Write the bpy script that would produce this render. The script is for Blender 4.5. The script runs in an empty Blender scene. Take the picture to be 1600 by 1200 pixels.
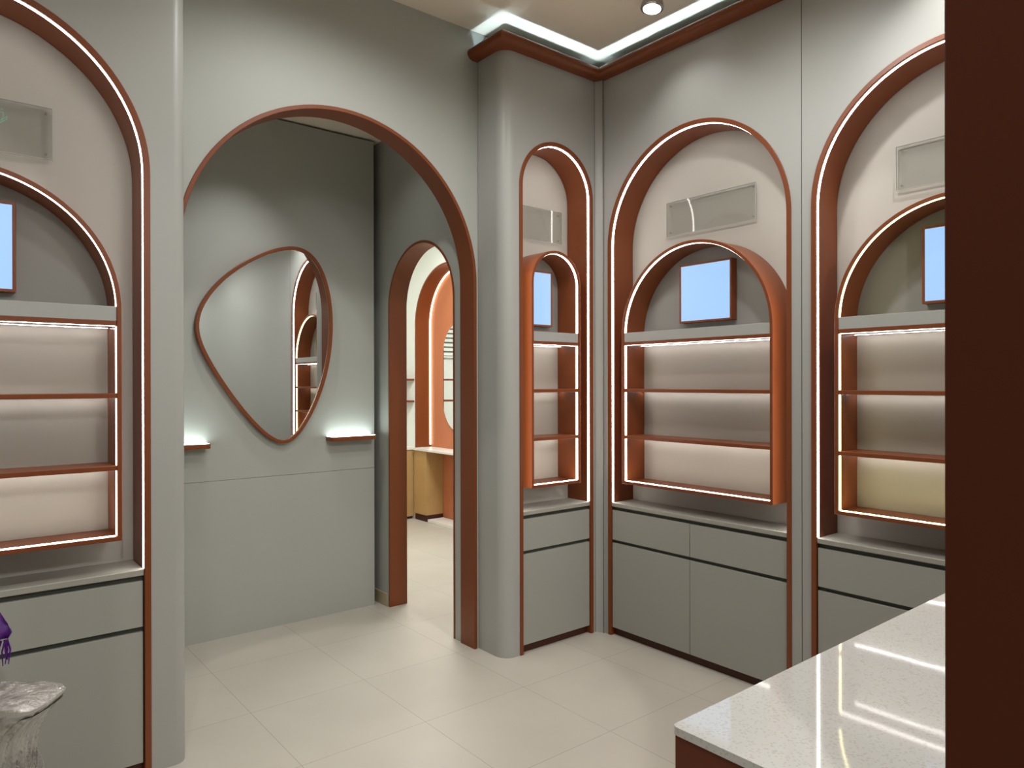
import bpy, bmesh, math, random
from mathutils import Vector, Matrix, noise
random.seed(7)
S = bpy.context.scene
COL = S.collection
PI = math.pi

# ------------------------------------------------------------------ camera
CAM_H = 1.55
YAW, PITCH, ROLL = -0.684141, 0.0015727, -0.0019614
cam_d = bpy.data.cameras.new('camera')
cam_d.sensor_fit = 'HORIZONTAL'; cam_d.sensor_width = 36.0
cam_d.lens = 1112.17 / 1600.0 * 36.0
cam_d.clip_start = 0.02
cam = bpy.data.objects.new('camera', cam_d); COL.objects.link(cam)
def _cam_matrix():
    ry = Matrix(((math.cos(YAW), 0, math.sin(YAW)), (0, 1, 0), (-math.sin(YAW), 0, math.cos(YAW))))
    rx = Matrix(((1, 0, 0), (0, math.cos(PITCH), -math.sin(PITCH)), (0, math.sin(PITCH), math.cos(PITCH))))
    rz = Matrix(((math.cos(ROLL), -math.sin(ROLL), 0), (math.sin(ROLL), math.cos(ROLL), 0), (0, 0, 1)))
    R = rz @ rx @ ry
    w = lambda r: Vector((r[0], r[2], -r[1]))
    right, up, back = w(R[0]), -w(R[1]), -w(R[2])
    M = Matrix((right, up, back)).transposed().to_4x4()
    M.translation = Vector((0, 0, CAM_H))
    return M
cam.matrix_world = _cam_matrix()
S.camera = cam

# ------------------------------------------------------------------ world, exposure, room lights
wd = bpy.data.worlds.new('world'); S.world = wd; wd.use_nodes = True
wd.node_tree.nodes['Background'].inputs[0].default_value = (0.02, 0.02, 0.02, 1)
wd.node_tree.nodes['Background'].inputs[1].default_value = 1.0
S.view_settings.view_transform = 'Standard'
S.view_settings.look = 'None'
S.view_settings.exposure = 0.25
S.view_settings.gamma = 1.0
S.view_settings.use_curve_mapping = False

WARM = (1.0, 0.90, 0.77)
NEUT = (0.985, 0.995, 0.975)
def spot(name, loc, target, watts, angle, blend=0.5, color=NEUT, radius=0.035):
    d = bpy.data.lights.new(name, 'SPOT'); d.energy = watts; d.spot_size = math.radians(angle)
    d.spot_blend = blend; d.color = color; d.shadow_soft_size = radius
    o = bpy.data.objects.new(name, d); COL.objects.link(o); o.location = loc
    o.rotation_euler = (Vector(target) - Vector(loc)).to_track_quat('-Z', 'Y').to_euler()
    return o
def area(name, loc, target, watts, size, color=NEUT, spread=180):
    d = bpy.data.lights.new(name, 'AREA'); d.energy = watts; d.shape = 'DISK'; d.size = size; d.color = color
    d.spread = math.radians(spread)
    o = bpy.data.objects.new(name, d); COL.objects.link(o); o.location = loc
    o.rotation_euler = (Vector(target) - Vector(loc)).to_track_quat('-Z', 'Y').to_euler()
    return o
ZC = 3.595
spot('downlight_wall', (2.955, 2.42, 3.475), (3.42, 2.28, 0.3), 8, 108, 1.0)
spot('downlight_wall', (2.955, 0.98, 3.50), (3.50, 0.98, 0.6), 38, 105, 0.9)
spot('downlight_archway', (1.70, 3.00, 3.57), (1.70, 3.02, 0), 46, 39, 0.10)
spot('room_fill', (2.25, 1.70, 3.50), (2.35, 1.70, 0), 55, 162, 0.7, radius=0.06)  # room fills: unseen wide lamps added to lift the walls
spot('room_fill', (1.45, 2.45, 3.50), (1.45, 2.50, 0), 37, 165, 0.6, radius=0.06)
spot('room_fill', (0.30, 1.75, 3.50), (0.30, 1.85, 0), 40, 140, 1.0, radius=0.06)
spot('room_fill', (-0.3, -1.2, 3.48), (-0.3, -1.2, 0), 100, 176, 0.4, radius=0.06)
spot('room_fill', (1.70, -1.5, 3.48), (1.70, -1.5, 0), 100, 176, 0.4, radius=0.06)  # unseen fill, added to brighten the wall reflected in the mirror
spot('room_fill', (1.80, -4.2, 3.48), (1.80, -4.2, 0), 100, 176, 0.4, radius=0.06)
spot('downlight_leftwall', (0.25, 2.74, 3.55), (0.25, 3.05, 0.6), 1.5, 95, 0.9)
spot('downlight_vestibule', (1.42, 3.98, 3.235), (1.42, 4.34, 0), 30, 84, 0.85)
spot('downlight_vestibule', (2.02, 3.86, 3.235), (2.02, 3.9, 0), 5, 120, 0.8)
area('next_room_lamp', (3.45, 5.3, 3.15), (3.45, 5.3, 0), 66, 0.9, (0.99, 1.0, 0.99))

# ------------------------------------------------------------------ materials
def srgb(r, g, b):
    f = lambda c: (c / 255 / 12.92) if c / 255 <= 0.04045 else ((c / 255 + 0.055) / 1.055) ** 2.4
    return (f(r), f(g), f(b), 1)
def mat(name, col, rough=0.5, metal=0.0, spec=0.4, noise_amt=0.0, noise_scale=4.0, bump=0.0, bump_scale=300):
    m = bpy.data.materials.new(name); m.use_nodes = True
    nt = m.node_tree; b = nt.nodes['Principled BSDF']
    b.inputs['Base Color'].default_value = col
    b.inputs['Roughness'].default_value = rough
    b.inputs['Metallic'].default_value = metal
    b.inputs['Specular IOR Level'].default_value = spec
    if noise_amt or bump:
        tc = nt.nodes.new('ShaderNodeTexCoord')
    if noise_amt:
        n = nt.nodes.new('ShaderNodeTexNoise'); n.inputs['Scale'].default_value = noise_scale; n.inputs['Detail'].default_value = 4
        nt.links.new(tc.outputs['Object'], n.inputs['Vector'])
        mx = nt.nodes.new('ShaderNodeMix'); mx.data_type = 'RGBA'
        mx.inputs[6].default_value = tuple(c * (1 - noise_amt) for c in col[:3]) + (1,)
        mx.inputs[7].default_value = tuple(min(1, c * (1 + noise_amt)) for c in col[:3]) + (1,)
        nt.links.new(n.outputs['Fac'], mx.inputs[0]); nt.links.new(mx.outputs[2], b.inputs['Base Color'])
    if bump:
        n2 = nt.nodes.new('ShaderNodeTexNoise'); n2.inputs['Scale'].default_value = bump_scale
        nt.links.new(tc.outputs['Object'], n2.inputs['Vector'])
        bp = nt.nodes.new('ShaderNodeBump'); bp.inputs['Strength'].default_value = bump; bp.inputs['Distance'].default_value = 0.001
        nt.links.new(n2.outputs['Fac'], bp.inputs['Height']); nt.links.new(bp.outputs['Normal'], b.inputs['Normal'])
    return m
def emis(name, col, strength):
    m = bpy.data.materials.new(name); m.use_nodes = True
    b = m.node_tree.nodes['Principled BSDF']
    b.inputs['Base Color'].default_value = (0.8, 0.8, 0.8, 1)
    b.inputs['Emission Color'].default_value = tuple(col) + (1,)
    b.inputs['Emission Strength'].default_value = strength
    return m

M_wall = mat('grey_green_paint', srgb(170, 171, 164), 0.55, noise_amt=0.03, noise_scale=1.5, bump=0.05)
M_panel = mat('grey_laminate', srgb(166, 165, 160), 0.42, noise_amt=0.02, noise_scale=2)
M_back = mat('taupe_panel', srgb(172, 167, 157), 0.5, noise_amt=0.02, noise_scale=2)
M_upper = mat('upper_shade_grey', srgb(138, 135, 131), 0.5, noise_amt=0.02, noise_scale=2)  # darker grey that puts the shade inside the box arch into colour
M_cab = mat('grey_cabinet_laminate', srgb(158, 157, 149), 0.45, noise_amt=0.02, noise_scale=2)
M_top = mat('grey_countertop', srgb(160, 157, 147), 0.35, noise_amt=0.04, noise_scale=30)
M_dark = mat('dark_recess', srgb(70, 71, 63), 0.5)
M_brown = mat('terracotta_brown_metal', srgb(122, 63, 31), 0.36, spec=0.35, noise_amt=0.04, noise_scale=3)
M_pillar = mat('dark_redbrown_board', srgb(80, 37, 19), 0.6, spec=0.15, noise_amt=0.05, noise_scale=2)
M_body = mat('redbrown_counter_board', srgb(104, 52, 31), 0.5, spec=0.25, noise_amt=0.05, noise_scale=2)
M_plinth = mat('dark_brown_plinth', srgb(70, 34, 22), 0.5)
M_ceil = mat('ceiling_paint', srgb(236, 224, 206), 0.8, noise_amt=0.02)
M_white = mat('white_paint', srgb(226, 228, 220), 0.6)
M_oak = mat('oak_veneer', srgb(182, 147, 96), 0.45, noise_amt=0.12, noise_scale=6)
M_terra = mat('terracotta_panel', srgb(188, 114, 76), 0.5, noise_amt=0.03)
M_base = mat('beige_skirting_tile', srgb(170, 155, 130), 0.35, noise_amt=0.12, noise_scale=25)
M_chrome = mat('satin_steel', srgb(170, 170, 170), 0.25, metal=1.0)
M_mirror = mat('mirror_glass', (0.82, 0.85, 0.83, 1), 0.0, metal=1.0)
M_mid = mat('white_quartz_slab', srgb(225, 222, 214), 0.3)
M_led_cool = emis('led_neutral', (1.0, 0.965, 0.93), 15)
M_led_warm = emis('led_warm', (1.0, 0.90, 0.76), 6.5)
M_led_yel = emis('led_yellow', (1.0, 0.91, 0.42), 6.5)
M_led_shelf2 = emis('led_shelf', (1.0, 0.99, 0.97), 24)
M_led_alc = emis('led_alcove', (1.0, 0.88, 0.56), 4)
M_led_wfl = emis('led_warm_floor', (1.0, 0.91, 0.80), 19)
M_led_yfl = emis('led_yellow_floor', (1.0, 0.91, 0.46), 18)
M_led_cove = emis('led_cove', (0.66, 0.87, 1.0), 56)
M_led_shelf = emis('led_ledge', (0.84, 1.0, 0.99), 6)
M_lens = emis('lamp_lens', (1.0, 0.98, 0.93), 12)

def floor_mat():
    m = bpy.data.materials.new('beige_porcelain_tiles'); m.use_nodes = True
    nt = m.node_tree; b = nt.nodes['Principled BSDF']
    tc = nt.nodes.new('ShaderNodeTexCoord'); mp = nt.nodes.new('ShaderNodeMapping')
    mp.inputs['Location'].default_value = (-2.335 + 0.588 * 20, -2.177 + 0.597 * 20, 0)
    nt.links.new(tc.outputs['Object'], mp.inputs['Vector'])
    br = nt.nodes.new('ShaderNodeTexBrick'); br.offset = 0.0; br.squash = 1.0
    br.inputs['Scale'].default_value = 1.0; br.inputs['Brick Width'].default_value = 0.588
    br.inputs['Row Height'].default_value = 0.597; br.inputs['Mortar Size'].default_value = 0.0016
    br.inputs['Mortar Smooth'].default_value = 0.6
    br.inputs['Color1'].default_value = srgb(189, 182, 170); br.inputs['Color2'].default_value = srgb(186, 179, 167)
    br.inputs['Mortar'].default_value = srgb(140, 133, 122)
    nt.links.new(mp.outputs['Vector'], br.inputs['Vector'])
    n = nt.nodes.new('ShaderNodeTexNoise'); n.inputs['Scale'].default_value = 2.2; n.inputs['Detail'].default_value = 6
    nt.links.new(tc.outputs['Object'], n.inputs['Vector'])
    r = nt.nodes.new('ShaderNodeMapRange'); r.inputs['From Min'].default_value = 0.3; r.inputs['From Max'].default_value = 0.7
    r.inputs['To Min'].default_value = 0.94; r.inputs['To Max'].default_value = 1.03
    nt.links.new(n.outputs['Fac'], r.inputs['Value'])
    mx = nt.nodes.new('ShaderNodeVectorMath'); mx.operation = 'SCALE'
    nt.links.new(br.outputs['Color'], mx.inputs[0]); nt.links.new(r.outputs['Result'], mx.inputs['Scale'])
    nt.links.new(mx.outputs['Vector'], b.inputs['Base Color'])
    b.inputs['Roughness'].default_value = 0.36; b.inputs['Specular IOR Level'].default_value = 0.4
    return m
M_floor = floor_mat()

def quartz_mat():
    m = bpy.data.materials.new('white_speckled_quartz'); m.use_nodes = True
    nt = m.node_tree; b = nt.nodes['Principled BSDF']
    tc = nt.nodes.new('ShaderNodeTexCoord')
    v = nt.nodes.new('ShaderNodeTexVoronoi'); v.inputs['Scale'].default_value = 130
    nt.links.new(tc.outputs['Object'], v.inputs['Vector'])
    n = nt.nodes.new('ShaderNodeTexNoise'); n.inputs['Scale'].default_value = 40
    nt.links.new(tc.outputs['Object'], n.inputs['Vector'])
    ad = nt.nodes.new('ShaderNodeMath'); ad.operation = 'MULTIPLY_ADD'
    ad.inputs[1].default_value = -0.62; nt.links.new(n.outputs['Fac'], ad.inputs[0]); nt.links.new(v.outputs['Distance'], ad.inputs[2])
    cr = nt.nodes.new('ShaderNodeValToRGB')
    cr.color_ramp.elements[0].position = 0.0; cr.color_ramp.elements[0].color = srgb(196, 192, 186)
    cr.color_ramp.elements[1].position = 0.03; cr.color_ramp.elements[1].color = srgb(207, 205, 201)
    nt.links.new(ad.outputs['Value'], cr.inputs['Fac']); nt.links.new(cr.outputs['Color'], b.inputs['Base Color'])
    b.inputs['Roughness'].default_value = 0.05; b.inputs['Specular IOR Level'].default_value = 0.5
    return m
M_quartz = quartz_mat()

def screen_mat():
    m = bpy.data.materials.new('lit_blue_screen'); m.use_nodes = True
    nt = m.node_tree; b = nt.nodes['Principled BSDF']
    b.inputs['Base Color'].default_value = (0.05, 0.06, 0.08, 1); b.inputs['Roughness'].default_value = 0.35
    b.inputs['Emission Color'].default_value = (0.36, 0.60, 0.97, 1)
    b.inputs['Emission Strength'].default_value = 0.84
    return m
M_screen = screen_mat()

def acrylic_mat():
    m = bpy.data.materials.new('clear_acrylic'); m.use_nodes = True
    nt = m.node_tree; nt.nodes.remove(nt.nodes['Principled BSDF'])
    out = nt.nodes['Material Output']
    t = nt.nodes.new('ShaderNodeBsdfTransparent'); t.inputs[0].default_value = (0.90, 0.905, 0.90, 1)
    g = nt.nodes.new('ShaderNodeBsdfGlossy'); g.inputs['Roughness'].default_value = 0.02
    fr = nt.nodes.new('ShaderNodeFresnel'); fr.inputs['IOR'].default_value = 1.5
    mx = nt.nodes.new('ShaderNodeMixShader')
    ge = nt.nodes.new('ShaderNodeNewGeometry'); mu = nt.nodes.new('ShaderNodeMath'); mu.operation = 'MULTIPLY_ADD'
    mu.inputs[1].default_value = -1.0; mu.inputs[2].default_value = 1.0
    nt.links.new(ge.outputs['Backfacing'], mu.inputs[0])
    m3 = nt.nodes.new('ShaderNodeMath'); m3.operation = 'MULTIPLY'
    nt.links.new(fr.outputs[0], m3.inputs[0]); nt.links.new(mu.outputs[0], m3.inputs[1])
    nt.links.new(m3.outputs[0], mx.inputs[0]); nt.links.new(t.outputs[0], mx.inputs[1]); nt.links.new(g.outputs[0], mx.inputs[2])
    nt.links.new(mx.outputs[0], out.inputs['Surface'])
    return m
M_acr = acrylic_mat()
M_edge = mat('polished_acrylic_edge', srgb(176, 178, 170), 0.2)

def film_mat():
    m = bpy.data.materials.new('stretch_film'); m.use_nodes = True
    nt = m.node_tree; nt.nodes.remove(nt.nodes['Principled BSDF'])
    out = nt.nodes['Material Output']
    t = nt.nodes.new('ShaderNodeBsdfTransparent'); t.inputs[0].default_value = (0.93, 0.93, 0.92, 1)
    g = nt.nodes.new('ShaderNodeBsdfGlossy'); g.inputs['Roughness'].default_value = 0.11
    d = nt.nodes.new('ShaderNodeBsdfDiffuse'); d.inputs[0].default_value = (0.75, 0.75, 0.74, 1)
    tc = nt.nodes.new('ShaderNodeTexCoord'); mp = nt.nodes.new('ShaderNodeMapping'); mp.inputs['Scale'].default_value = (1, 1, 0.3)
    n = nt.nodes.new('ShaderNodeTexNoise'); n.inputs['Scale'].default_value = 38; n.inputs['Detail'].default_value = 5
    nt.links.new(tc.outputs['Object'], mp.inputs[0]); nt.links.new(mp.outputs[0], n.inputs['Vector'])
    bp = nt.nodes.new('ShaderNodeBump'); bp.inputs['Strength'].default_value = 0.9; bp.inputs['Distance'].default_value = 0.012
    nt.links.new(n.outputs['Fac'], bp.inputs['Height']); nt.links.new(bp.outputs[0], g.inputs['Normal'])
    cr = nt.nodes.new('ShaderNodeMapRange'); cr.inputs['From Min'].default_value = 0.4; cr.inputs['From Max'].default_value = 0.7
    cr.inputs['To Min'].default_value = 0.1; cr.inputs['To Max'].default_value = 0.55
    nt.links.new(n.outputs['Fac'], cr.inputs['Value'])
    m1 = nt.nodes.new('ShaderNodeMixShader'); nt.links.new(cr.outputs[0], m1.inputs[0])
    nt.links.new(t.outputs[0], m1.inputs[1]); nt.links.new(d.outputs[0], m1.inputs[2])
    m2 = nt.nodes.new('ShaderNodeMixShader'); m2.inputs[0].default_value = 0.42
    nt.links.new(m1.outputs[0], m2.inputs[1]); nt.links.new(g.outputs[0], m2.inputs[2])
    nt.links.new(m2.outputs[0], out.inputs['Surface'])
    return m
M_film = film_mat()

# ------------------------------------------------------------------ mesh helpers
def obj(name, bm, m, parent=None, smooth=30, bevel=0.0, seg=2):
    bmesh.ops.remove_doubles(bm, verts=bm.verts, dist=1e-6)
    bmesh.ops.recalc_face_normals(bm, faces=bm.faces)
    me = bpy.data.meshes.new(name); bm.to_mesh(me); bm.free()
    if smooth:
        me.shade_smooth(); me.set_sharp_from_angle(angle=math.radians(smooth))
    me.materials.append(m)
    o = bpy.data.objects.new(name, me); COL.objects.link(o)
    if parent: o.parent = parent
    if bevel:
        b = o.modifiers.new('bevel', 'BEVEL'); b.width = bevel; b.segments = seg; b.limit_method = 'ANGLE'; b.angle_limit = math.radians(40)
    return o
def tag(o, label, cat=None, group=None, kind=None):
    o['label'] = label
    if cat: o['category'] = cat
    if group: o['group'] = group
    if kind: o['kind'] = kind
    return o
def thing(name, label, cat, loc=(0, 0, 0), rz=0, group=None):
    o = bpy.data.objects.new(name, None); o.empty_display_size = 0.1; COL.objects.link(o)
    o.location = loc; o.rotation_euler = (0, 0, rz)
    return tag(o, label, cat, group)
def box(bm, x0, x1, y0, y1, z0, z1):
    v = [bm.verts.new(p) for p in ((x0, y0, z0), (x1, y0, z0), (x1, y1, z0), (x0, y1, z0), (x0, y0, z1), (x1, y0, z1), (x1, y1, z1), (x0, y1, z1))]
    for f in ((0, 1, 2, 3), (4, 7, 6, 5), (0, 4, 5, 1), (1, 5, 6, 2), (2, 6, 7, 3), (3, 7, 4, 0)):
        bm.faces.new([v[i] for i in f])
    return bm
def bx(*a): return box(bmesh.new(), *a)
def prism(bm, pts, a0, a1, axis='y'):
    """extrude a closed 2-D outline. axis y: pts are (x,z); axis z: pts are (x,y); axis x: pts are (y,z)"""
    if axis == 'y': f = lambda p, a: (p[0], a, p[1])
    elif axis == 'z': f = lambda p, a: (p[0], p[1], a)
    else: f = lambda p, a: (a, p[0], p[1])
    A = [bm.verts.new(f(p, a0)) for p in pts]; B = [bm.verts.new(f(p, a1)) for p in pts]
    n = len(pts)
    fa = bm.faces.new(A); fb = bm.faces.new(B[::-1])
    for i in range(n): bm.faces.new((A[i], B[i], B[(i + 1) % n], A[(i + 1) % n]))
    bm.normal_update()
    bmesh.ops.triangulate(bm, faces=[fa, fb], quad_method='BEAUTY', ngon_method='EAR_CLIP')
    return bm
def arch(h, spring, z0, n=56, cx=0.0):
    pts = [(cx - h, z0)] if z0 < spring - 1e-6 else []
    pts += [(cx - h * math.cos(PI * i / n), spring + h * math.sin(PI * i / n)) for i in range(n + 1)]
    if z0 < spring - 1e-6: pts.append((cx + h, z0))
    return pts
def band(bm, P, Q, y0, y1, closed=False):
    """solid between two matching 2-D paths (x,z), extruded y0..y1"""
    n = len(P)
    V = [[bm.verts.new((p[0], y, p[1])) for p in L] for L, y in ((P, y0), (Q, y0), (Q, y1), (P, y1))]
    for k in range(4):
        a, b = V[k], V[(k + 1) % 4]
        for i in range(n if closed else n - 1):
            j = (i + 1) % n
            bm.faces.new((a[i], a[j], b[j], b[i]))
    if not closed:
        for i in (0, n - 1): bm.faces.new([V[k][i] for k in range(4)])
    return bm
def wall_outline(x0, x1, top, arches):
    """outline of a wall with arched openings cut up from the floor; arches sorted: (cx, half, spring)"""
    pts = [(x0, 0)]
    for cx, h, s in arches: pts += arch(h, s, 0.0, 56, cx)
    pts += [(x1, 0), (x1, top), (x0, top)]
    return pts
def tube(bm, pts, r, n=8):
    rings = []
    for i, p in enumerate(pts):
        p = Vector(p); d = (Vector(pts[min(i + 1, len(pts) - 1)]) - Vector(pts[max(i - 1, 0)])).normalized()
        a = d.orthogonal().normalized(); b = d.cross(a)
        rr = r[i] if isinstance(r, (list, tuple)) else r
        rings.append([bm.verts.new(p + rr * (math.cos(2 * PI * k / n) * a + math.sin(2 * PI * k / n) * b)) for k in range(n)])
    for A, B in zip(rings, rings[1:]):
        for k in range(n): bm.faces.new((A[k], A[(k + 1) % n], B[(k + 1) % n], B[k]))
    bm.faces.new(rings[0][::-1]); bm.faces.new(rings[-1])
    return bm
def lathe(bm, prof, n=48, fn=None):
    rings = []
    for r, z in prof:
        ring = []
        for k in range(n):
            a = 2 * PI * k / n
            rr, zz = (r, z) if fn is None else fn(r, z, a)
            ring.append(bm.verts.new((rr * math.cos(a), rr * math.sin(a), zz)))
        rings.append(ring)
    for A, B in zip(rings, rings[1:]):
        for k in range(n): bm.faces.new((A[k], A[(k + 1) % n], B[(k + 1) % n], B[k]))
    bm.faces.new(rings[0][::-1]); bm.faces.new(rings[-1])
    return bm
def structure(name, bm, m, label, cat, **k):
    return tag(obj(name, bm, m, None, **k), label, cat, kind='structure')

# ------------------------------------------------------------------ measures of the place
XR = 3.235          # face of the right wall
YC = 3.105          # face of the column and of the left wall
YA = 3.35           # face of the archway wall
XCOL = 2.475        # side of the column
XL = 0.8115         # end of the left wall
TOPJ = 3.42         # top of the joinery under the cornice
YM = 4.47           # mirror wall
XS = 2.455          # side wall with the narrow doorway
DEEP = 0.20

# ------------------------------------------------------------------ floor, ceilings
structure('floor', bx(-2.6, 6.0, -6.1, 7.6, -0.05, 0.0), M_floor, 'beige porcelain tile floor with thin joints running through both rooms', 'floor', smooth=0)
structure('ceiling', bx(-2.6, 3.9, -6.1, 3.46, ZC, ZC + 0.05), M_ceil, 'plain beige ceiling above the shop with bright cove light along its edge', 'ceiling', smooth=0)
structure('ceiling_vestibule', bx(0.5, XS + 0.13, 3.462, 4.7, 3.25, 3.30), M_ceil, 'small pale ceiling glimpsed through the top of the big archway', 'ceiling', smooth=0)

# ------------------------------------------------------------------ walls
W2, S2 = 0.6035, 2.381          # wide arches: half width, spring height
WN, SN = 0.296, 2.676           # narrow arch on the column
# right wall: outline drawn in (-Y, z) then turned
bm = prism(bmesh.new(), wall_outline(-3.055, 6.05, TOPJ, [(-2.423, W2, S2), (-1.115, W2, S2)]), 0, 0.25, 'y')
for v in bm.verts: v.co = Vector((XR + v.co.y, -v.co.x, v.co.z))
structure('wall_right', bm, M_panel, 'grey panelled wall on the right with two wide arched openings', 'wall', smooth=0)
# dark seams between the wall panels
for k, y in enumerate((1.767, 0.462)):
    structure('trim_%d' % (5 + k), bx(XR - 0.0006, XR + 0.0005, y - 0.0016, y + 0.0016, 0, TOPJ), M_dark,
              ('thin dark seam in the right wall between its two arches' if k == 0 else 'thin dark seam in the right wall beyond its last arch'), 'seam', smooth=0)
# coved filler in the inner corner
arcp = [(3.197 + 0.05 * (1 - math.cos(a)) * 0.76, 3.105 - 0.05 * math.sin(a)) for a in [PI / 2 * i / 8 for i in range(9)]]
cov = [(3.197, 3.105), (3.203, 3.099), (3.212, 3.085), (3.219, 3.068), (3.222, 3.056), (3.4, 3.056), (3.4, 3.105)]
bm = prism(bmesh.new(), cov, 0, TOPJ, 'z')
structure('trim_3', bm, M_panel, 'narrow grey coved filler strip in the corner right of the slim arch', 'corner trim', smooth=60)
structure('trim_10', bx(3.2195, 3.2235, 3.0542, 3.0558, 0, TOPJ), M_dark, 'fine dark line where the corner strip meets the right wall', 'seam', smooth=0)
structure('trim_7', bx(3.1962, 3.1985, 3.1035, 3.12, 0, TOPJ), M_dark, 'fine dark line where the slim column panel meets the corner strip', 'seam', smooth=0)

# column: front slab with slim arch + rounded outer corner + side
bm = prism(bmesh.new(), wall_outline(XCOL + 0.075, 3.197, TOPJ, [(2.8825, WN, SN)]), YC, YC + 0.23, 'y')
rc = 0.075
pts = [(XCOL, YA - 0.006)] + [(XCOL + rc - rc * math.cos(a), YC + rc - rc * math.sin(a)) for a in [PI / 2 * i / 14 for i in range(15)]] + [(XCOL + rc, YA - 0.006)]
prism(bm, pts, 0, TOPJ, 'z')
structure('wall_column', bm, M_panel, 'grey round-cornered column between the big archway and the corner', 'column', smooth=40)
# left wall
bm = prism(bmesh.new(), wall_outline(-2.6, XL - 0.05, TOPJ, [(0.072, W2, S2)]), YC, YC + 0.23, 'y')
rc = 0.05
pts = [(XL - rc, YA - 0.006), (XL - rc, YC)] + [(XL - rc + rc * math.sin(a), YC + rc - rc * math.cos(a)) for a in [PI / 2 * i / 12 for i in range(1, 13)]] + [(XL, YA - 0.006)]
prism(bm, pts, 0, TOPJ, 'z')
structure('wall_left', bm, M_panel, 'grey wall on the left of the photo holding a cut-off wide arch', 'wall', smooth=40)
# archway wall
AC, AH, AS = 1.6455, 0.8175, 2.130
bm = prism(bmesh.new(), wall_outline(0.3, 3.9, ZC, [(AC, AH, AS)]), YA, YA + 0.11, 'y')
structure('wall_archway', bm, M_wall, 'grey green wall pierced by the big brown lined archway', 'wall', smooth=0)
structure('wall_beyond_left', bx(-2.6, 0.3, YA, YA + 0.11, 0, ZC), M_wall, 'grey wall continuing behind the left arch unit', 'wall', smooth=0)
# vestibule
bm = prism(bmesh.new(), wall_outline(-4.9, -3.462, 3.3, [(-3.9595, 0.402, 2.070)]), 0, 0.13, 'y')
for v in bm.verts: v.co = Vector((XS + v.co.y, -v.co.x, v.co.z))
structure('wall_vestibule_right', bm, M_wall, 'grey side wall behind the archway with a narrow arched doorway', 'wall', smooth=0)
bm = bx(0.75, 2.40, YM, YM + 0.03, 0.0, 0.9595); box(bm, 0.75, 2.40, YM, YM + 0.03, 0.9615, 3.236)
structure('wall_vestibule_back', bm, M_wall, 'grey panel wall behind the pebble mirror with one horizontal seam', 'wall', smooth=0)
structure('wall_vestibule_backing', bx(0.5, XS, 4.60, 4.66, 0, 3.25), M_dark, 'dark backing seen in the gap beside the mirror wall', 'wall', smooth=0)
structure('wall_vestibule_left', bx(0.55, 0.75, 3.462, 4.6, 0, 3.25), M_wall, 'grey left side wall of the mirror alcove', 'wall', smooth=0)
bm = bx(XS - 0.012, XS - 0.0005, 4.375, 4.595, 0, 0.088)
structure('baseboard_vestibule', bm, M_base, 'short beige tile skirting left of the narrow doorway', 'baseboard', bevel=0.002)
# rest of the shop, outside the frame
structure('wall_rear', bx(-2.6, 3.9, -6.1, -6.05, 0, ZC), M_wall, 'plain grey wall behind the viewer', 'wall', smooth=0)
structure('wall_entrance', bx(-2.6, -2.55, -6.05, 3.35, 0, ZC), M_wall, 'plain grey wall far left of the viewer', 'wall', smooth=0)
structure('wall_outer', bx(3.85, 3.9, -6.05, 3.35, 0, ZC), M_wall, 'outer wall behind the right joinery', 'wall', smooth=0)

# archway linings
bm = band(bmesh.new(), arch(AH, AS, 0), arch(AH - 0.020, AS, 0), -0.006, 0.135)
o = structure('trim_1', bm, M_brown, 'big terracotta brown arch lining framing the mirror alcove', 'arch trim', bevel=0.002)
o.location = (AC, YA, 0)
bm = band(bmesh.new(), arch(0.402, 2.070, 0), arch(0.386, 2.070, 0), -0.004, 0.135)
o = structure('trim_2', bm, M_brown, 'slim brown lining of the narrow arched doorway', 'arch trim', bevel=0.002)
o.location = (XS, 3.9595, 0); o.rotation_euler = (0, 0, -PI / 2)

# cornice with cove light
def sweep(bm, path, prof):
    n = len(path); N = []
    for i in range(n):
        def nrm(a, b):
            d = (Vector(b) - Vector(a)).normalized(); return Vector((d.y, -d.x))
        if i == 0: m_ = nrm(path[0], path[1])
        elif i == n - 1: m_ = nrm(path[-2], path[-1])
        else:
            a, b = nrm(path[i - 1], path[i]), nrm(path[i], path[i + 1])
            m_ = (a + b) / (1 + a.dot(b))
        N.append(m_)
    rings = [[bm.verts.new((path[i][0] + N[i].x * d, path[i][1] + N[i].y * d, z)) for d, z in prof] for i in range(n)]
    k = len(prof)
    for A, B in zip(rings, rings[1:]):
        for j in range(k): bm.faces.new((A[j], A[(j + 1) % k], B[(j + 1) % k], B[j]))
    fs = [bm.faces.new(rings[0][::-1]), bm.faces.new(rings[-1])]
    bm.normal_update()
    bmesh.ops.triangulate(bm, faces=fs, ngon_method='EAR_CLIP')
    return bm
CROWN = [(-0.2, TOPJ), (0.030, TOPJ), (0.048, 3.424), (0.062, 3.434), (0.070, 3.447), (0.071, 3.462), (0.064, 3.477), (0.050, 3.489), (0.034, 3.496), (0.019, 3.498),
         (0.019, 3.426), (-0.2, 3.426)]
CHANNEL = [(-0.2, 3.4265), (0.0185, 3.4265), (0.0185, 3.4985), (0.016, 3.4985), (0.016, 3.430), (-0.024, 3.430), (-0.024, 3.500), (-0.2, 3.500)]
STRIP = [(-0.008, 3.431), (0.000, 3.431), (0.000, 3.435), (-0.008, 3.435)]
path_r = [(XCOL, YA - 0.001), (XCOL, YC), (XR, YC), (XR, -6.05)]
path_l = [(-2.55, YC), (XL, YC), (XL, YA - 0.001)]
c = tag(obj('cornice', sweep(bmesh.new(), path_r, CROWN), M_brown, None, smooth=50), 'brown bullnose cornice along the column and right wall under the ceiling', 'cornice', kind='structure')
c.name = 'trim_4'
obj('light_strip', sweep(bmesh.new(), path_r, STRIP), M_led_cove, c, smooth=0)
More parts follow.
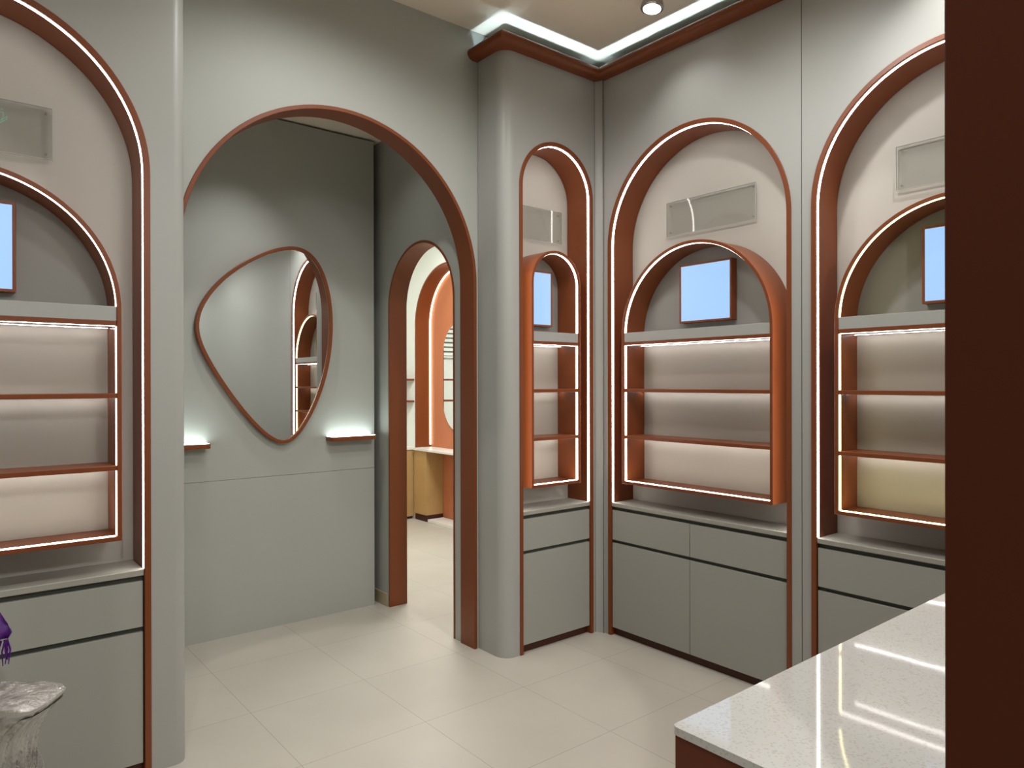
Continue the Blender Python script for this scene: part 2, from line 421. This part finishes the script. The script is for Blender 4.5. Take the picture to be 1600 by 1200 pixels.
obj('light_channel', sweep(bmesh.new(), path_r, CHANNEL), M_dark, c, smooth=0)
c = tag(obj('trim_8', sweep(bmesh.new(), path_l, CROWN), M_brown, None, smooth=50), 'brown bullnose cornice above the left arch wall', 'cornice', kind='structure')
obj('light_strip', sweep(bmesh.new(), path_l, STRIP), M_led_cove, c, smooth=0)
obj('light_channel', sweep(bmesh.new(), path_l, CHANNEL), M_dark, c, smooth=0)

# ------------------------------------------------------------------ an arched display unit
def unit(loc, rz, W, SP, w, bcx, led, where, bays, acr, scr, m_back=M_back):
    zt, zb = 0.815, 0.940
    D = DEEP
    led_n, led_b, led_f = led
    # --- the arched niche
    t = thing('arched_niche', 'brown framed arched niche outlined in light, ' + where, 'niche', loc, rz, 'arched wall niches')
    obj('arch_frame', band(bmesh.new(), arch(W, SP, 0), arch(W - 0.024, SP, 0), -0.006, D), M_brown, t, bevel=0.002)
    Wi = W - 0.024
    obj('back_panel', prism(bmesh.new(), arch(Wi - 0.0005, SP, zt), D, D + 0.02, 'y'), m_back, t, smooth=0)
    obj('light_strip', band(bmesh.new(), arch(Wi - 0.0005, SP, zt + 0.002), arch(Wi - 0.0015, SP, zt + 0.002), 0.007, 0.021), led_n, t)
    # --- base cabinet
    t = thing('base_cabinet', 'low grey cabinet with drawers, ' + where, 'cabinet', loc, rz, 'base cabinets')
    Wc = Wi - 0.001
    obj('body', bx(-Wc, Wc, 0.022, D + 0.02, 0.05, 0.789), M_dark, t, smooth=0)
    obj('countertop', bx(-Wc, Wc, 0.0, D - 0.0005, 0.790, zt), M_top, t, bevel=0.003)
    obj('plinth', bx(-Wc, Wc, 0.030, D, 0.0, 0.0495), M_plinth, t, smooth=0)
    g = 0.0045
    step = 2 * (Wc - 0.004) / bays
    for b in range(bays):
        x0 = -(Wc - 0.004) + b * step + (0.0018 if b else 0); x1 = -(Wc - 0.004) + (b + 1) * step - (0.0018 if b < bays - 1 else 0)
        obj('drawer', bx(x0, x1, 0.003, 0.0215, 0.588, 0.769), M_cab, t, bevel=0.0008, seg=1)
        obj('door', bx(x0, x1, 0.003, 0.0215, 0.050, 0.568), M_cab, t, bevel=0.0008, seg=1)
    # --- hanging display shelf
    t = thing('display_shelf', 'arched brown shelf box with lit compartments, ' + where, 'shelf unit', loc, rz, 'arched display shelves')
    sp = 2.333 - w; th = 0.017
    P = [(-w, zb)] + arch(w, sp, sp - 1)[1:-1] + [(w, zb)]
    wi = w - th
    Q = [(-wi, zb + th)] + arch(wi, sp, sp - 1)[1:-1] + [(wi, zb + th)]
    sh = lambda L: [(p[0] + bcx, p[1]) for p in L]
    obj('frame', band(bmesh.new(), sh(P), sh(Q), 0.0, D - 0.001, True), M_brown, t, bevel=0.0015)
    bp = [(-wi + 0.0005, zb + th + 0.0005)] + arch(wi - 0.0005, sp, sp - 1)[1:-1] + [(wi - 0.0005, zb + th + 0.0005)]
    obj('back_panel', prism(bmesh.new(), sh(bp), D - 0.014, D - 0.002, 'y'), m_back, t, smooth=0)
    up_ = arch(wi - 0.001, sp, 1.8495)
    o = obj('upper_shade', prism(bmesh.new(), sh(up_), D - 0.0148, D - 0.0138, 'y'), M_upper, t, smooth=0); o['label'] = 'arched back with shade painted in darker grey'  # thin sheet carrying the painted shade above the ledge
    a, b = bcx - wi + 0.0005, bcx + wi - 0.0005
    yb = D - 0.0145
    obj('ledge', bx(a, b, 0.004, yb, 1.793, 1.849), M_panel, t, bevel=0.001)
    obj('shelf', bx(a, b, 0.003, yb, 1.774, 1.7925), M_brown, t, bevel=0.001)
    obj('shelf', bx(a, b, 0.003, yb, 1.494, 1.512), M_brown, t, bevel=0.001)
    obj('shelf', bx(a, b, 0.003, yb, 1.213, 1.231), M_brown, t, bevel=0.001)
    obj('light_strip', band(bmesh.new(), [(p[0] + bcx, p[1]) for p in arch(wi - 0.0005, sp, 1.851)], [(p[0] + bcx, p[1]) for p in arch(wi - 0.0015, sp, 1.851)], 0.006, 0.022), led_b, t)
    for z0, z1 in ((1.514, 1.772), (1.233, 1.492), (zb + th + 0.004, 1.211)):
        obj('light_strip', bx(a, a + 0.0012, 0.008, 0.024, z0, z1), led_b, t, smooth=0)
        obj('light_strip', bx(b - 0.0012, b, 0.008, 0.024, z0, z1), led_b, t, smooth=0)
    obj('light_strip', bx(a + 0.005, b - 0.005, 0.008, 0.024, zb + th + 0.0005, zb + th + 0.002), led_f, t, smooth=0)
    for z in (1.7735, 1.4935, 1.2125):
        obj('light_strip', bx(a + 0.005, b - 0.005, 0.152, 0.156, z - 0.0008, z), M_led_shelf2, t, smooth=0)
    obj('light_strip', bx(a + 0.005, b - 0.005, 0.006, 0.014, 1.7725, 1.7735), led_n, t, smooth=0)
    # --- lit screen standing on the ledge
    sx, sw = scr
    t = thing('screen', 'light blue screen in brown frame, ' + where, 'screen', loc, rz, 'blue lit screens')
    z0, z1 = 1.893, 2.230; y0, y1 = 0.135, D - 0.0150; f = 0.011
    P = [(sx - sw, z0), (sx - sw, z1), (sx + sw, z1), (sx + sw, z0)]
    Q = [(sx - sw + f, z0 + f), (sx - sw + f, z1 - f), (sx + sw - f, z1 - f), (sx + sw - f, z0 + f)]
    obj('frame', band(bmesh.new(), P, Q, y0, y1, True), M_brown, t, smooth=0, bevel=0.001)
    obj('display', bx(sx - sw + f, sx + sw - f, y0 + 0.003, y1 - 0.002, z0 + f, z1 - f), M_screen, t, smooth=0)
    # --- clear acrylic panel
    ax0, ax1 = acr
    t = thing('acrylic_panel', 'clear acrylic plate on niche back, ' + where, 'acrylic panel', loc, rz, 'clear acrylic plates')
    obj('plate', bx(ax0, ax1, D - 0.020, D - 0.014, 2.424, 2.622), M_acr, t, smooth=0)
    rim = lambda d: [(ax0 - d, 2.424 - d), (ax0 - d, 2.622 + d), (ax1 + d, 2.622 + d), (ax1 + d, 2.424 - d)]
    o = obj('edge', band(bmesh.new(), rim(0.0018), rim(0.0001), D - 0.0205, D - 0.0135, True), M_edge, t, smooth=0); o['label'] = 'pale polished edge'
    for x in (ax0 + 0.02, ax1 - 0.02):
        for z in (2.444, 2.602):
            bm = bmesh.new(); tube(bm, [(x, D - 0.014, z), (x, D - 0.0002, z)], 0.004, 10)
            obj('spacer', bm, M_acr, t)
    return t

lu = unit((0.072, YC, 0), 0, W2, S2, 0.4985, 0.004, (M_led_cool, M_led_warm, M_led_wfl), 'left of the archway', 2, (-0.296, 0.296), (0.0, 0.174))
M_green = mat('pale_green_reflection', srgb(120, 205, 165), 0.4)  # reflection of a lit green sign, put into flat coloured strokes
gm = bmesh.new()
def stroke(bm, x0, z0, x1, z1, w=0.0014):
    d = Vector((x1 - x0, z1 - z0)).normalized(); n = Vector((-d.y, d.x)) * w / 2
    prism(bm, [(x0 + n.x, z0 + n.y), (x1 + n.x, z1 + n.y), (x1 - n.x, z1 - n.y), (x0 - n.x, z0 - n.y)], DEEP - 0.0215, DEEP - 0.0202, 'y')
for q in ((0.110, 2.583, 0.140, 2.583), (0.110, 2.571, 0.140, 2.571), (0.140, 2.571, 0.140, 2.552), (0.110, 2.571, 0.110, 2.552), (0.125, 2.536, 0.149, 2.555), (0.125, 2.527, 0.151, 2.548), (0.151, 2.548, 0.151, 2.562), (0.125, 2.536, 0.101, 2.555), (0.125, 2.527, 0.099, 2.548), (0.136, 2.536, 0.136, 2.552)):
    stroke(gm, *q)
o = obj('sign_reflection', gm, M_green, lu, smooth=0); o['label'] = 'pale green sign reflection painted as lines'
unit((2.8825, YC, 0), 0, WN, SN, 0.197, -0.006, (M_led_cool, M_led_warm, M_led_wfl), 'on the slim column', 1, (-0.205, 0.205), (-0.006, 0.088))
unit((XR, 2.423, 0), -PI / 2, W2, S2, 0.4985, 0.005, (M_led_cool, M_led_warm, M_led_wfl), 'nearest the corner on the right wall', 2, (-0.296, 0.296), (0.005, 0.174))
unit((XR, 1.115, 0), -PI / 2, W2, S2, 0.4985, 0.005, (M_led_cool, M_led_yel, M_led_yfl), 'behind the white counter at far right', 2, (-0.296, 0.296), (0.005, 0.174))

# ------------------------------------------------------------------ pebble mirror and glowing ledges
OUT = [(1.193, 1.873), (1.205, 1.962), (1.235, 2.039), (1.296, 2.133), (1.383, 2.224), (1.485, 2.309), (1.617, 2.384), (1.726, 2.424), (1.81, 2.44), (1.882, 2.434), (1.954, 2.391), (2.014, 2.306), (2.051, 2.183), (2.073, 2.042), (2.076, 1.929), (2.065, 1.758), (2.042, 1.63), (1.989, 1.461), (1.922, 1.322), (1.85, 1.214), (1.793, 1.169), (1.737, 1.152), (1.682, 1.166), (1.614, 1.212), (1.521, 1.309), (1.419, 1.443), (1.332, 1.572), (1.258, 1.699), (1.211, 1.799)]
def smooth_loop(P, it=3):
    n = len(P)
    for _ in range(it):
        P = [(0.25 * P[i - 1][0] + 0.5 * P[i][0] + 0.25 * P[(i + 1) % n][0], 0.25 * P[i - 1][1] + 0.5 * P[i][1] + 0.25 * P[(i + 1) % n][1]) for i in range(n)]
    Q = []
    for i in range(n):
        p0, p1, p2, p3 = P[i - 1], P[i], P[(i + 1) % n], P[(i + 2) % n]
        for k in range(5):
            t = k / 5
            Q.append(tuple(0.5 * (2 * p1[j] + (p2[j] - p0[j]) * t + (2 * p0[j] - 5 * p1[j] + 4 * p2[j] - p3[j]) * t * t + (3 * p1[j] - p0[j] - 3 * p2[j] + p3[j]) * t ** 3) for j in (0, 1)))
    return Q
def inset(P, d):
    n = len(P); R = []
    area2 = sum(P[i][0] * P[(i + 1) % n][1] - P[(i + 1) % n][0] * P[i][1] for i in range(n))
    s = 1 if area2 > 0 else -1
    for i in range(n):
        tx, ty = P[(i + 1) % n][0] - P[i - 1][0], P[(i + 1) % n][1] - P[i - 1][1]
        L = math.hypot(tx, ty)
        R.append((P[i][0] - s * ty / L * d, P[i][1] + s * tx / L * d))
    return R
mcx, mcz = 1.65, 1.79
P = smooth_loop([(x - mcx, z - mcz) for x, z in OUT], 2)
MIRROR_TURN = -0.016
t = thing('mirror', 'pebble shaped wall mirror in a slim brown frame inside the archway', 'mirror', (mcx, YM - 0.028, mcz), MIRROR_TURN)
obj('frame', band(bmesh.new(), P, inset(P, 0.022), -0.018, 0.019, True), M_brown, t, bevel=0.003)
obj('glass', prism(bmesh.new(), inset(P, 0.0215), -0.004, 0.004, 'y'), M_mirror, t, smooth=0)
o = obj('inner_edge', band(bmesh.new(), inset(P, 0.0210), inset(P, 0.0235), -0.0075, -0.0035, True), mat('champagne_metal', srgb(214, 190, 160), 0.25, metal=1.0), t); o['label'] = 'thin pale metal inner edge'

def ledge(x0, x1, lab):
    t = thing('wall_ledge', lab, 'ledge shelf', ((x0 + x1) / 2, YM - 0.0005, 1.180), 0, 'glowing ledges beside the mirror')
    h = (x1 - x0) / 2; d = 0.10; r = 0.03
    def outl(h, d, r):
        p = [(-h, 0), (-h, -d + r)] + [(-h + r - r * math.cos(a), -d + r - r * math.sin(a)) for a in [PI / 2 * i / 6 for i in range(1, 7)]]
        p += [(h - r + r * math.sin(a), -d + r - r * math.cos(a)) for a in [PI / 2 * i / 6 for i in range(7)]] + [(h, 0)]
        return p
    obj('shelf', prism(bmesh.new(), outl(h, d, r), -0.014, 0.014, 'z'), M_brown, t, bevel=0.001)
    obj('diffuser', prism(bmesh.new(), outl(h - 0.006, d - 0.006, r * 0.9), 0.0141, 0.0150, 'z'), M_led_shelf, t, smooth=0)
ledge(2.040, 2.375, 'small brown ledge glowing upward on the wall right of the pebble mirror')
ledge(0.945, 1.280, 'small brown ledge glowing upward left of the pebble mirror, partly hidden by grey wall')

# ------------------------------------------------------------------ spotlight in the ceiling
t = thing('ceiling_spotlight', 'round tilted ceiling spotlight with bright white lens and steel rim', 'spotlight', (2.955, 2.438, ZC))
bm = lathe(bmesh.new(), [(0.0, 0.0), (0.046, 0.0), (0.046, -0.008), (0.0, -0.008)], 40)
obj('ceiling_plate', bm, M_chrome, t)
hd = bmesh.new(); lathe(hd, [(0.030, -0.006), (0.044, -0.03), (0.049, -0.052), (0.049, -0.062), (0.0385, -0.066), (0.0385, -0.058), (0.0, -0.058)], 40)
for v in hd.verts: v.co = 1.22 * Matrix.Rotation(math.radians(8), 3, 'Y') @ v.co
obj('lamp_head', hd, M_chrome, t)
ln = bmesh.new(); lathe(ln, [(0.0, -0.0585), (0.038, -0.0585), (0.038, -0.0645), (0.020, -0.070), (0.0, -0.072)], 40)
for v in ln.verts: v.co = 1.22 * Matrix.Rotation(math.radians(8), 3, 'Y') @ v.co
obj('lens', ln, M_lens, t)

# ------------------------------------------------------------------ counter and upright brown panel
t = thing('counter', 'service counter with speckled white stone top in the right foreground', 'counter', (1.087, 0.856, 0))
def rrect(x0, x1, y0, y1, r, n=6):
    p = []
    for cx, cy, a0 in ((x1 - r, y1 - r, 0), (x0 + r, y1 - r, 90), (x0 + r, y0 + r, 180), (x1 - r, y0 + r, 270)):
        p += [(cx + r * math.cos(math.radians(a0 + 90 * i / n)), cy + r * math.sin(math.radians(a0 + 90 * i / n))) for i in range(n + 1)]
    return p
obj('countertop', prism(bmesh.new(), rrect(0, 1.7, -0.95, 0, 0.012), 0.884, 0.900, 'z'), M_quartz, t, bevel=0.002)
obj('body', bx(0.004, 1.695, -0.945, -0.005, 0, 0.8838), M_body, t, bevel=0.002)
structure('trim_9', bx(0.990, 1.028, -0.40, 0.3515, 0, ZC), M_pillar, 'tall plain reddish brown upright panel at the right edge of the photo', 'panel', bevel=0.003)

# ------------------------------------------------------------------ next room through the narrow doorway
XN = 4.288
NC, NH, NS = 6.375, 0.635, 2.215
bm = prism(bmesh.new(), wall_outline(-7.35, -3.46, 3.3, [(-NC, NH, NS)]), 0, 0.25, 'y')
for v in bm.verts: v.co = Vector((XN + v.co.y, -v.co.x, v.co.z))
structure('wall_next_room_side', bm, M_white, 'white wall of the next room around its terracotta arch', 'wall', smooth=0)
structure('wall_next_room_back', bx(XS + 0.13, 5.2, 7.30, 7.4, 0, 3.3), M_white, 'white end wall of the next room behind two thin shelves', 'wall', smooth=0)
structure('wall_next_room_left', bx(XS, XS + 0.13, 4.9, 7.35, 0, 3.3), M_white, 'white wall of the next room beside the narrow doorway', 'wall', smooth=0)
structure('ceiling_next_room', bx(XS, 5.2, 3.462, 7.4, 3.3, 3.35), M_white, 'white ceiling of the next room', 'ceiling', smooth=0)
t = thing('arched_alcove', 'terracotta arched alcove with a glowing edge seen through the narrow doorway', 'niche', (XN, NC, 0), -PI / 2)
obj('arch_frame', band(bmesh.new(), arch(NH, NS, 0), arch(NH - 0.02, NS, 0), -0.004, 0.2), M_brown, t, bevel=0.002)
obj('back_panel', prism(bmesh.new(), arch(NH - 0.0205, NS, 0), 0.2, 0.22, 'y'), M_terra, t, smooth=0)
obj('light_strip', band(bmesh.new(), arch(NH - 0.021, NS, 0.84), arch(NH - 0.026, NS, 0.84), 0.178, 0.196), M_led_alc, t)
t = thing('dressing_mirror', 'frameless pill shaped mirror on the terracotta alcove back', 'mirror', (XN + 0.2, NC, 1.0), -PI / 2)
pill = lambda h, z0, z1: [(h * math.cos(a), z1 - h + h * math.sin(a)) for a in [PI * i / 24 for i in range(25)]] + [(h * math.cos(a), z0 + h + h * math.sin(a)) for a in [PI + PI * i / 24 for i in range(25)]]
obj('glass', prism(bmesh.new(), pill(0.345, 0.0, 1.22), -0.012, -0.001, 'y'), M_mirror, t, smooth=40)
t = thing('vanity_counter', 'white topped oak vanity inside the terracotta alcove of the next room', 'vanity', (XN, NC, 0), -PI / 2)
hw = NH - 0.022
obj('countertop', bx(-hw, hw, -0.05, 0.199, 0.79, 0.815), M_mid, t, bevel=0.002)
for x0, x1 in ((-hw, -hw + 0.25), (hw - 0.25, hw)):
    obj('cupboard', bx(x0, x1, -0.03, 0.198, 0.075, 0.7895), M_oak, t, bevel=0.002)
    obj('plinth', bx(x0 + 0.002, x1 - 0.002, -0.01, 0.196, 0, 0.0745), M_plinth, t, smooth=0)
tag(obj('floor_plinth', bx(XN - 0.02, XN + 0.19, NC - 0.345, NC + 0.345, 0.0005, 0.035), M_mid, None, bevel=0.003), 'low pale slab on the floor between the oak cupboards of the vanity', 'plinth')
t = thing('sideboard', 'oak cabinet with white top against the white wall beyond the narrow doorway', 'cabinet', (3.6, 7.30, 0))
obj('body', bx(-0.9, 0.68, -0.272, -0.0005, 0.03, 0.789), M_oak, t, bevel=0.002)
obj('countertop', bx(-0.91, 0.685, -0.282, -0.0005, 0.7895, 0.82), M_mid, t, bevel=0.002)
obj('plinth', bx(-0.89, 0.67, -0.24, -0.002, 0, 0.0295), M_plinth, t, smooth=0)
tag(obj('wall_shelf', bx(4.13, 4.285, 7.025, 7.2995, 1.578, 1.600), M_brown, None, bevel=0.002), 'thin brown shelf on the white wall in next room, upper of two', 'shelf', 'thin wall shelves of the next room')
tag(obj('wall_shelf', bx(4.13, 4.285, 7.025, 7.2995, 1.330, 1.352), M_brown, None, bevel=0.002), 'thin brown shelf on the white wall in next room, lower of two', 'shelf', 'thin wall shelves of the next room')

t = thing('louvre_grille', 'white louvred grille on the next room wall, seen striped in the pill mirror', 'grille', (3.70, 7.30, 1.86))
obj('frame', band(bmesh.new(), [(-0.42, 0), (-0.42, 0.6), (0.42, 0.6), (0.42, 0)], [(-0.40, 0.02), (-0.40, 0.58), (0.40, 0.58), (0.40, 0.02)], -0.035, -0.0005, True), M_white, t, smooth=0)
obj('backing', bx(-0.399, 0.399, -0.006, -0.001, 0.021, 0.579), M_cab, t, smooth=0)
bm = bmesh.new()
for k in range(10):
    z = 0.030 + k * 0.056
    prism(bm, [(-0.034, z), (-0.032, z - 0.004), (-0.012, z + 0.030), (-0.014, z + 0.034)], -0.399, 0.399, 'x')
obj('slats', bm, M_white, t, smooth=0)

# ------------------------------------------------------------------ film-wrapped stool with purple scarf
SX, SY = 0.119, 2.284
FLAT = 0.58
t = thing('bar_stool', 'bar stool wrapped in crinkled clear stretch film at the lower left', 'stool', (SX, SY, 0), -0.684)
M_seat = mat('pale_seat_leather', srgb(176, 166, 150), 0.5, noise_amt=0.12, noise_scale=12)
M_shell = mat('dark_seat_shell', srgb(45, 42, 42), 0.35)
def squircle(a, n): return (abs(math.cos(a)) ** n + abs(math.sin(a)) ** n) ** (-1.0 / n)
def lathe_flat(prof, n):
    bm = lathe(bmesh.new(), prof, 72, lambda r, z, a: (r * squircle(a, n), z))
    for v in bm.verts: v.co.y *= FLAT
    return bm
obj('seat', lathe_flat([(0, 0.738), (0.09, 0.738), (0.135, 0.734), (0.150, 0.724), (0.148, 0.716), (0.08, 0.714), (0, 0.714)], 5), M_seat, t, smooth=60)
obj('seat_shell', lathe_flat([(0, 0.7135), (0.147, 0.7135), (0.1505, 0.722), (0.1515, 0.714), (0.135, 0.707), (0.09, 0.700), (0, 0.698)], 5), M_shell, t, smooth=60)
obj('pedestal', lathe(bmesh.new(), [(0, 0.6975), (0.06, 0.697), (0.045, 0.62), (0.035, 0.3), (0.04, 0.06), (0.05, 0.0355), (0, 0.0355)], 32), M_seat, t, smooth=60)
obj('foot', lathe(bmesh.new(), [(0, 0.035), (0.15, 0.03), (0.19, 0.012), (0.19, 0.0), (0, 0.0)], 48), M_chrome, t, smooth=60)
obj('backrest', bx(-0.185, -0.170, -0.08, 0.09, 0.70, 0.99), M_seat, t, bevel=0.006)
PR = [(0.001, 0.746, 2), (0.05, 0.7465, 4), (0.10, 0.747, 5), (0.135, 0.745, 5), (0.152, 0.741, 5), (0.159, 0.735, 5), (0.158, 0.728, 5), (0.153, 0.721, 4.6), (0.145, 0.711, 4.0), (0.134, 0.699, 3.4), (0.123, 0.685, 3.0), (0.113, 0.669, 2.6),
      (0.105, 0.652, 2.3), (0.102, 0.634, 2.1), (0.101, 0.612, 2.0), (0.102, 0.59, 2), (0.107, 0.57, 2), (0.115, 0.54, 2), (0.122, 0.48, 2), (0.130, 0.40, 2), (0.145, 0.28, 2), (0.165, 0.15, 2), (0.190, 0.05, 2), (0.205, 0.004, 2)]
bm = bmesh.new(); rings = []
NSEG = 240
def interp(i, f):
    a, b = PR[i], PR[i + 1]; return [a[k] + (b[k] - a[k]) * f for k in range(3)]
SUB = [interp(i, f / 4) for i in range(len(PR) - 1) for f in range(4)] + [list(PR[-1])]
for r, z, n_ in SUB:
    ring = []
    for k in range(NSEG):
        a = 2 * PI * k / NSEG
        sk = a + max(0, 0.735 - z) * 2.2            # folds run diagonally down the wrap
        R_ = r * squircle(a, n_)
        side = min(1, max(0, (0.728 - z) / 0.05))
        w_ = side * (0.009 * noise.noise(Vector((math.cos(sk) * 9, math.sin(sk) * 9, z * 2))) + 0.006 * noise.noise(Vector((math.cos(sk) * 26, math.sin(sk) * 26, z * 4))) + 0.0035 * noise.noise(Vector((math.cos(sk) * 60, math.sin(sk) * 60, z * 6))))
        x, y = R_ * math.cos(a), R_ * math.sin(a)
        dz = (1 - side) * (0.004 * noise.noise(Vector((x * 30, y * 12, 3))) + 0.002 * noise.noise(Vector((x * 70 + y * 50, y * 60, 8))))
        ring.append(bm.verts.new((x + w_ * math.cos(a), (y + w_ * math.sin(a)) * (FLAT + (1 - FLAT) * 0.5 * side), z + dz)))
    rings.append(ring)
for A, B in zip(rings, rings[1:]):
    for k in range(NSEG): bm.faces.new((A[k], A[(k + 1) % NSEG], B[(k + 1) % NSEG], B[k]))
bm.faces.new(rings[0][::-1]); bm.faces.new(rings[-1])
f = obj('film_wrap', bm, M_film, t, smooth=75); f['label'] = 'crinkled clear stretch film'

M_purple = mat('purple_satin', srgb(84, 20, 122), 0.4, noise_amt=0.45, noise_scale=40)
# cloth tied over the backrest end; local frame: x across the view, y away from the viewer
t = thing('scarf', 'purple fringed cloth hanging at the left edge above the wrapped stool', 'cloth', (SX, SY, 0), -0.684)
bm = bmesh.new()
rows, cols_ = 18, 22
G = []
for i in range(rows):
    v = i / (rows - 1)
    z = 0.992 - v * 0.160
    xr = -0.103 + 0.068 * min(1, v * 1.15) ** 1.2 - 0.012 * max(0, v - 0.86) * 7
    wd_ = 0.035 + 0.06 * v
    row = []
    for j in range(cols_):
        u = j / (cols_ - 1)
        fold = 0.011 * math.sin(u * 19 + v * 3) * (0.35 + v * 0.8) + 0.004 * noise.noise(Vector((u * 8, v * 9, 2)))
        row.append(bm.verts.new((xr - wd_ * (1 - u) + 0.3 * fold, 0.118 + fold, z - 0.012 * math.sin(u * 7 + v * 5) * v)))
    G.append(row)
for a_, b_ in zip(G, G[1:]):
    for j in range(cols_ - 1): bm.faces.new((a_[j], a_[j + 1], b_[j + 1], b_[j]))
bmesh.ops.solidify(bm, geom=bm.faces[:], thickness=0.004)
obj('cloth', bm, M_purple, t, smooth=70)
bm = bmesh.new()
for k in range(34):
    u = k / 33
    fold = 0.011 * math.sin(u * 19 + 3) * 1.15
    x = -0.049 - 0.095 * (1 - u) + 0.3 * fold; y = 0.118 + fold
    q = random.uniform(-0.007, 0.007)
    tube(bm, [(x, y, 0.840), (x + q, y + q, 0.812), (x + q * 1.6 + random.uniform(-.003, .003), y - q, 0.768 + random.uniform(-0.004, 0.02))], [0.0030, 0.0024, 0.0012], 5)
obj('fringe', bm, M_purple, t, smooth=60)
